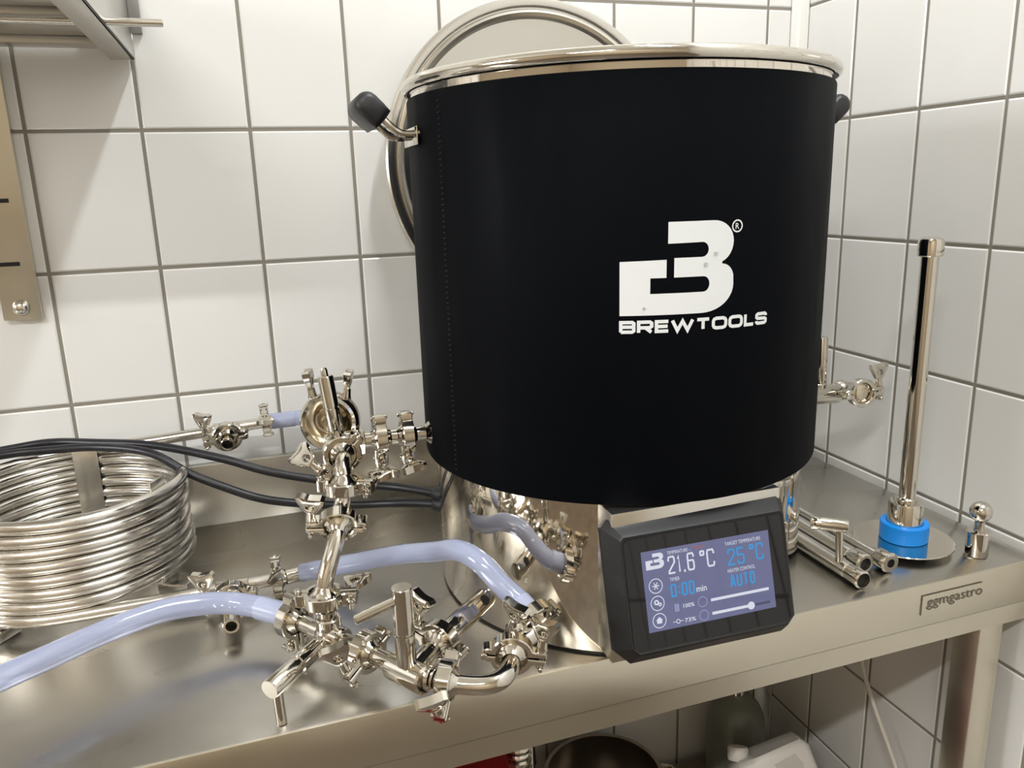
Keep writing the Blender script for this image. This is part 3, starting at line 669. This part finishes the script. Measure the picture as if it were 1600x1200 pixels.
clamp((-1.0005, -.317, .8728), (1, 0, 0), (.05, -.15, 1), 'tri-clamp where the arched hose meets the coil chiller pipe', .85)
b = ferrule(MB(), (-.9995, -.317, .8728), (-1, 0, 0), .0085).cyl((-.99, -.3165, .8728), (-.965, -.3125, .8732), .0105, 20)
obj('barb', b, 'chrome', thing('hose_barb', 'shiny barb between the lower chiller clamp and arched hose', 'pipe end', (-.99, -.317, .8728)))
# upper end
tp = V((-1.0540, -.0562, 1.0112)); q1 = V((.02, -1, -.12)).normalized()
obj('tee_port', tee_end(tp, q1, .030, 'tee').cyl(tp-V((.02, 0, 0)), tp+V((.02, 0, 0)), .0102, 20), 'chrome', ch)
clamp(tp+q1*.0305, -q1, (-1, 0, -.05), 'tri-clamp on the high open port by the wall tiles')
op = thing('hose_barb', 'open shiny pipe end on the high port by the wall tiles', 'pipe end', tp+q1*.031)
obj('tube', ferrule(MB(), tp+q1*.0312, -q1, .008).tube(tp+q1*.033, tp+q1*.062, .0095, .0068), 'chrome', op)
obj('bore', MB().lathe([(0, 0), (.0067, 0)], tp+q1*.050, q1, 20), 'dark', op)
clamp((-.9955, -.057, 1.0150), (1, 0, .05), (.05, -.35, .95), 'tri-clamp standing on the high chiller pipe by the wall', .85)
hs_ = thing('silicone_hose', 'short pale blue hose from the high chiller pipe towards the flange', 'hose', (-.99, -.057, 1.015))
obj('tube', MB().sweep(spline([(-.952, -.0595, 1.0165), (-.930, -.070, 1.0195), (-.905, -.105, 1.025), (-.897, -.17, 1.03), (-.90, -.24, 1.045), (-.912, -.305, 1.078)], 7), .0118, 18), 'hose', hs_, ang=60)
obj('hose_end', MB().sweep([(-.988, -.0570, 1.0153), (-.97, -.0578, 1.0158), (-.951, -.0597, 1.0165)], .0124, 18), 'hose_in', hs_, 'hose end stretched over the barb', ang=60)

# ------------------------------------------------------------------ black cables
cb_pts = [[(-1.75, -.20, 1.030), (-1.50, -.110, 1.0185), (-1.365, -.060, 1.0170), (-1.300, -.055, 1.0200), (-1.235, -.085, 1.0205), (-1.150, -.130, 1.0190), (-1.060, -.170, 1.0000), (-1.000, -.190, .9790), (-.940, -.20, .9620), (-.880, -.215, .9510), (-.830, -.245, .9500), (-.795, -.285, .9530), (-.7735, -.318, .9560)],
          [(-1.75, -.23, 1.018), (-1.50, -.140, 1.0145), (-1.365, -.085, 1.0165), (-1.290, -.085, 1.0170), (-1.225, -.105, 1.0185), (-1.155, -.150, 1.0150), (-1.105, -.175, .9860), (-1.060, -.190, .9640), (-1.010, -.200, .9420), (-.950, -.205, .9270), (-.890, -.215, .9200), (-.840, -.245, .9260), (-.800, -.290, .9370), (-.7735, -.322, .9430)]]
for p, lb in zip(cb_pts, ('upper of the two black cables crossing the coil to the kettle', 'lower of the two black cables sagging from the coil to the kettle')):
    t = thing('power_cable', lb, 'cable', p[0]); obj('cord', MB().sweep(spline(p, 8), .0060, 14), 'cable', t, ang=60)
    e = V(p[-1]); d = (e-V(p[-2])).normalized(); obj('gland', MB().lathe([(0, -.016), (.0085, -.016), (.0100, -.012), (.0100, -.004), (.0115, -.003), (.0115, .004), (0, .004)], e, d, 12), 'rubber', t)

# ------------------------------------------------------------------ lid against the wall
lc = V((-.5310, -.058, 1.3995)); ld = V((0, -1, .03)).normalized()
li = thing('kettle_lid', 'round steel kettle lid hung against the tiles behind the kettle', 'lid', lc)
obj('lid_disc', MB().lathe([(0, -.020), (.10, -.016), (.19, -.006), (.2185, -.001), (.2215, .006), (.2265, .009), (.2300, .0085), (.2325, .0035), (.2345, .0035), (.2350, -.004), (.19, -.011), (0, -.024)], lc, ld, 128), 'satin', li)
obj('rolled_edge', MB().lathe([(.2335, .002), (.2352, .0072), (.2380, .0085), (.2460, .0082), (.2488, .0060), (.2500, .001), (.2485, -.006), (.2430, -.0095), (.2360, -.007), (.2335, .002)], lc, ld, 128), 'satin', li)
obj('knob', MB().lathe([(0, 0), (.016, 0), (.018, .004), (.010, .008), (.010, .036), (0, .036)], (lc.x, -.0006, 1.3995), (0, -1, 0), 20), 'rubber', li)

# ------------------------------------------------------------------ kettle right-hand valve
v3c = V((-.158, -.322, 1.032)); v3 = thing('ball_valve', 'clamped valve at the right of the kettle, handle upright', 'valve', v3c)
b = MB().cyl((PX+.235, -.352, 1.058), v3c+V((-.03, -.003, .003)), .010, 20); b.cyl(v3c+V((-.035, -.004, .003)), v3c+V((.026, .003, -.002)), .0155, 24, .002)
b.cyl(v3c+V((-.012, 0, -.0)), v3c+V((-.012, 0, .02)), .012, 20)
d3 = V((-.10, -.97, .06)).normalized(); c3 = V((-.1130, -.3520, 1.0370)); b.cyl(c3-d3*.036, c3-d3*.008, .0115, 24, .002); b.sphere(v3c+V((.036, .004, .002)), .0165); b.cyl(v3c+V((.02, .002, 0)), v3c+V((.036, .004, .002)), .0145, 24); ferrule(b, c3-d3*.001, d3, .011)
obj('body', b, 'chrome', v3)
hb = v3c+V((-.008, 0, .014)); hl = .078
obj('handle', MB().lathe([(0, 0), (.0088, 0), (.0094, .001), (.0094, hl*.42), (.0080, hl*.425), (.0080, hl*.45), (.0094, hl*.455), (.0094, hl-.001), (.0088, hl), (0, hl)], hb, (-.03, 0, 1), 28), 'chrome', v3)
clamp(c3, d3, (.97, -.1, .04), 'tri-clamp capping the valve at the right of the kettle, before the side wall')
cp = thing('end_cap', 'domed steel end cap inside the clamp right of the kettle', 'cap', c3)
obj('disc', MB().lathe([(0, .004), (.008, .0035), (.014, .002), (.0168, 0), (.0168, -.001), (0, -.001)], c3, d3, 28), 'gold_tint', cp)

# ------------------------------------------------------------------ standing tube on disc
sx, sy = -.1440, -.4900; st = thing('standing_tube', 'tall shiny tube with blue ring standing upright on a steel disc', 'tube', (sx, sy, .85)); o_ = (sx, sy, 0)
obj('disc', MB().lathe([(0, .8585), (.066, .8585), (.0668, .8578), (.0662, .8568), (0, .8565)], o_, seg=64), 'mirror', st)
obj('disc_foot', MB().lathe([(0, .85), (.040, .85), (.040, .857), (0, .857)], o_, seg=40), 'rubber', st)
obj('silicone_ring', MB().lathe([(.0235, .8590), (.0310, .8590), (.0322, .8605), (.0322, .8830), (.0310, .8845), (.0250, .8845), (.0235, .8830), (.0235, .8590)], o_, seg=48), 'blue', st, 'bright blue silicone ring')
obj('collar', MB().lathe([(0, .859), (.0232, .859), (.0232, .9125), (.0220, .9150), (.0150, .9158), (0, .916)], o_, seg=40), 'chrome', st)
obj('tube', MB().lathe([(0, .91), (.0135, .91), (.0135, .9195), (.0112, .9215), (.0112, 1.262), (0, 1.262)], o_, seg=36), 'chrome', st)
obj('cap', MB().lathe([(0, 1.258), (.0148, 1.258), (.0160, 1.2595), (.0160, 1.276), (.0145, 1.2805), (.0105, 1.282), (0, 1.282)], o_, seg=36), 'chrome', st)

# ball plug at the corner
bx, by = -.0790, -.5540; bpl = thing('ball_plug', 'small steel plug with ball top at the table corner', 'plug', (bx, by, .85)); o_ = (bx, by, 0)
obj('body', MB().lathe([(0, .8502), (.0140, .8502), (.0148, .8512), (.0148, .8850), (.0138, .8862), (.0070, .8868), (.0064, .8900), (.0064, .9000), (0, .9)], o_, seg=32), 'chrome', bpl)
obj('ball', MB().sphere((bx, by, .9135), .0145, 32), 'chrome', bpl)

# loose pipes lying beside the kettle
def loose(x0, y0, x1, y1, r, z, nr, ri, label):
    t = thing('loose_pipe', label, 'pipe', (x0, y0, .85), group='loose pipes lying beside the kettle'); a = V((x0, y0, z)); b = V((x1, y1, z)); d = (b-a).normalized()
    obj('tube', MB().cyl(a, b-d*.026, r, 24), 'satin', t)
    obj('end_nut', MB().lathe([(0, 0), (r, 0), (nr-.001, .004), (nr, .006), (nr, .024), (nr-.002, .026), (ri, .026), (ri, -.004), (0, -.004)], b-d*.026, d, 28), 'chrome', t)
    obj('bore', MB().lathe([(0, 0), (ri-.0002, 0)], b-d*.006, d, 24), 'dark', t)
loose(-.2295, -.2700, -.2270, -.5560, .0078, .8645, .0140, .0060, 'thin loose pipe with round end nut nearest the blue-ringed tube')
loose(-.2600, -.2500, -.2590, -.5460, .0120, .8645, .0140, .0085, 'middle of the three loose pipes beside the kettle')
loose(-.2880, -.3600, -.2900, -.5780, .0115, .8625, .0122, .0098, 'loose pipe nearest the kettle base, open end towards the room')
th = thing('valve_key', 'loose T-shaped steel key with downward lever resting on the pipes', 'key', (-.30, -.545, .89))
ha, hb2 = V((-.3290, -.5195, .9250)), V((-.2925, -.5465, .9250)); hd_ = (hb2-ha).normalized(); hl = (hb2-ha).length
hnd = obj('handle', MB().lathe([(0, 0), (.0082, 0), (.0088, .001), (.0088, hl*.20), (.0074, hl*.21), (.0074, hl*.25), (.0088, hl*.26), (.0088, hl-.001), (.0082, hl), (0, hl)], ha, hd_, 28), 'chrome', th)
obj('lever', MB().cyl(hb2-hd_*.010+V((0, 0, -.006)), hb2-hd_*.010+V((.001, -.002, -.0505)), .0048, 18), 'chrome', th)

# ------------------------------------------------------------------ wall shelf and slotted rail (upper left)
sh = thing('wall_shelf', 'steel wall shelf on brackets at the upper left, seen from below', 'shelf', (-1.6, 0, 1.56))
for y0, y1, zz in ((-.012, -.046, 1.568), (-.052, -.150, 1.578), (-.160, -.212, 1.571), (-.218, -.272, 1.580), (-.282, -.390, 1.573), (-.400, -.500, 1.576)):
    obj('slat', MB().box((-1.85, y0, zz), (-1.150, y1, zz+.02), .002), 'shelfsteel', sh)
br = MB().box((-1.152, -.50, 1.5555), (-1.120, -.004, 1.5585), .0006).box((-1.1232, -.50, 1.5555), (-1.120, -.004, 1.645), .0006).box((-1.152, -.50, 1.64), (-1.120, -.004, 1.645), .0006)
obj('bracket', br, 'shelfsteel', sh)
obj('bracket', MB().box((-1.84, -.5, 1.5555), (-1.808, -.004, 1.645), .001), 'shelfsteel', sh)
obj('gap_shade', MB().box((-1.1195, -.010, 1.590), (-1.1050, -.0005, 1.66), .0006), 'lens', sh)  # dark plate put in for the shadowed gap between bracket and wall
obj('rod', MB().cyl((-1.30, -.246, 1.5605), (-1.0590, -.246, 1.5605), .0045, 14), 'satin', sh, 'round steel rod end')
rl = thing('wall_rail', 'slotted upright steel rail bolted to the tiles at the left edge', 'rail', (-1.315, 0, 1.197))
obj('rail', MB().box((-1.3405, -.012, 1.197), (-1.2905, -.0003, 2.3), .0008), 'apron', rl)
for k in range(9):
    z = 1.2745+.0885*k
    obj('slot', MB().box((-1.3330, -.0124, z), (-1.3070, -.0118, z+.0058)), 'dark', rl)
obj('bolt', MB().lathe([(0, .0085), (.0050, .0082), (.0092, .0055), (.0118, 0), (.0082, 0), (.0082, -.004)], (-1.3155, -.012, 1.2145), (0, -1, 0), 20), 'satin', rl)

# ------------------------------------------------------------------ below the table
pn = thing('saucepan', 'steel saucepan standing on the lower shelf under the table', 'pan', (-.462, -.155, .145)); o_ = (-.462, -.155, 0)
obj('body', MB().lathe([(0, .146), (.100, .146), (.106, .150), (.108, .285), (.112, .288), (.112, .2905), (.1055, .289), (.104, .156), (.096, .151), (0, .151)], o_, seg=64), 'pan', pn)
obj('handle', MB().sweep(spline([(-.356, -.185, .255), (-.330, -.195, .262), (-.318, -.178, .264), (-.322, -.155, .264), (-.345, -.140, .260), (-.356, -.140, .255)], 6), .004, 10), 'chrome', pn)
gb = thing('gas_bottle', 'grey-green round-shouldered bottle in the dim corner under the table', 'bottle', (-.150, -.115, .145)); o_ = (-.150, -.115, 0)
obj('body', MB().lathe([(0, .1455), (.052, .1455), (.058, .150), (.058, .285), (.055, .310), (.046, .332), (.032, .348), (.018, .356), (.016, .360), (0, .360)], o_, seg=40), 'green', gb)
obj('neck', MB().lathe([(0, .358), (.015, .358), (.015, .375), (.011, .378), (.011, .395), (0, .395)], o_, seg=24), 'chrome', gb)
jc = thing('jerrycan', 'white plastic jerrycan with moulded handle under the table', 'canister', (-.208, -.330, .171), Matrix.Rotation(R(-27), 4, 'Z') @ Matrix.Rotation(R(-28), 4, 'X'))
body = MB().prism([(-.085, 0), (.075, 0), (.08, .01), (.08, .155), (.062, .205), (.045, .213), (-.03, .178), (-.058, .165), (-.085, .13)], -.048, .048, Matrix.Rotation(R(90), 4, 'X'), .009)
obj('body', body, 'white_plastic', jc, local=True, ang=50)
for y_ in (-.0490, .0475): obj('handle_recess_shade', MB().prism([(.012, .150), (.050, .158), (.050, .175), (.036, .190), (.0, .168)], y_, y_+.0015, Matrix.Rotation(R(90), 4, 'X'), .0), 'recess', jc, local=True)  # flat darker plates painting the shaded hand recess
obj('cap', MB().lathe([(0, .162), (.018, .162), (.019, .166), (.019, .183), (.017, .186), (0, .186)], (-.058, 0, 0), seg=24), 'white_plastic', jc, local=True)
wc = thing('white_cable', 'thin white cable hanging under the table along the side wall', 'cable', (-.03, -.29, .76))
obj('cord', MB().sweep(spline([(-.03, -.285, .775), (-.03, -.295, .60), (-.03, -.313, .521), (-.03, -.347, .460), (-.03, -.409, .377), (-.03, -.47, .28), (-.03, -.52, .16)], 6), .0036, 10), 'white_cable', wc)
rc = thing('crate', 'dark red plastic crate under the table', 'crate', (-.80, -.27, .145))
obj('body', MB().box((-.98, -.43, .146), (-.722, -.13, .55), .006), 'red', rc); obj('rim', MB().box((-.99, -.44, .535), (-.712, -.12, .56), .004), 'red', rc)
cg = thing('coiled_tube', 'ribbed shiny coiled tube hanging under the table', 'tube', (-.68, -.30, .56))
obj('tube', MB().sweep([(-.676+.021*math.cos(i*.45), -.30+.021*math.sin(i*.45), .555-.00085*i) for i in range(300)], .0055, 8), 'chrome', cg)
dc = thing('black_hose', 'coil of black hose hanging beside the saucepan', 'hose', (-.63, -.10, .145))
obj('hose', MB().sweep([(-.640+.045*math.cos(i*.3)+.0002*i, -.13+.0008*i, .33+.11*math.sin(i*.3)) for i in range(90)], .009, 10), 'rubber', dc)
pb = thing('white_post', 'thin white upright rod beside the black hose under the table', 'rod', (-.655, -.30, .145)); obj('rod', MB().cyl((-.655, -.31, .146), (-.655, -.31, .768), .0035, 10), 'white_cable', pb)
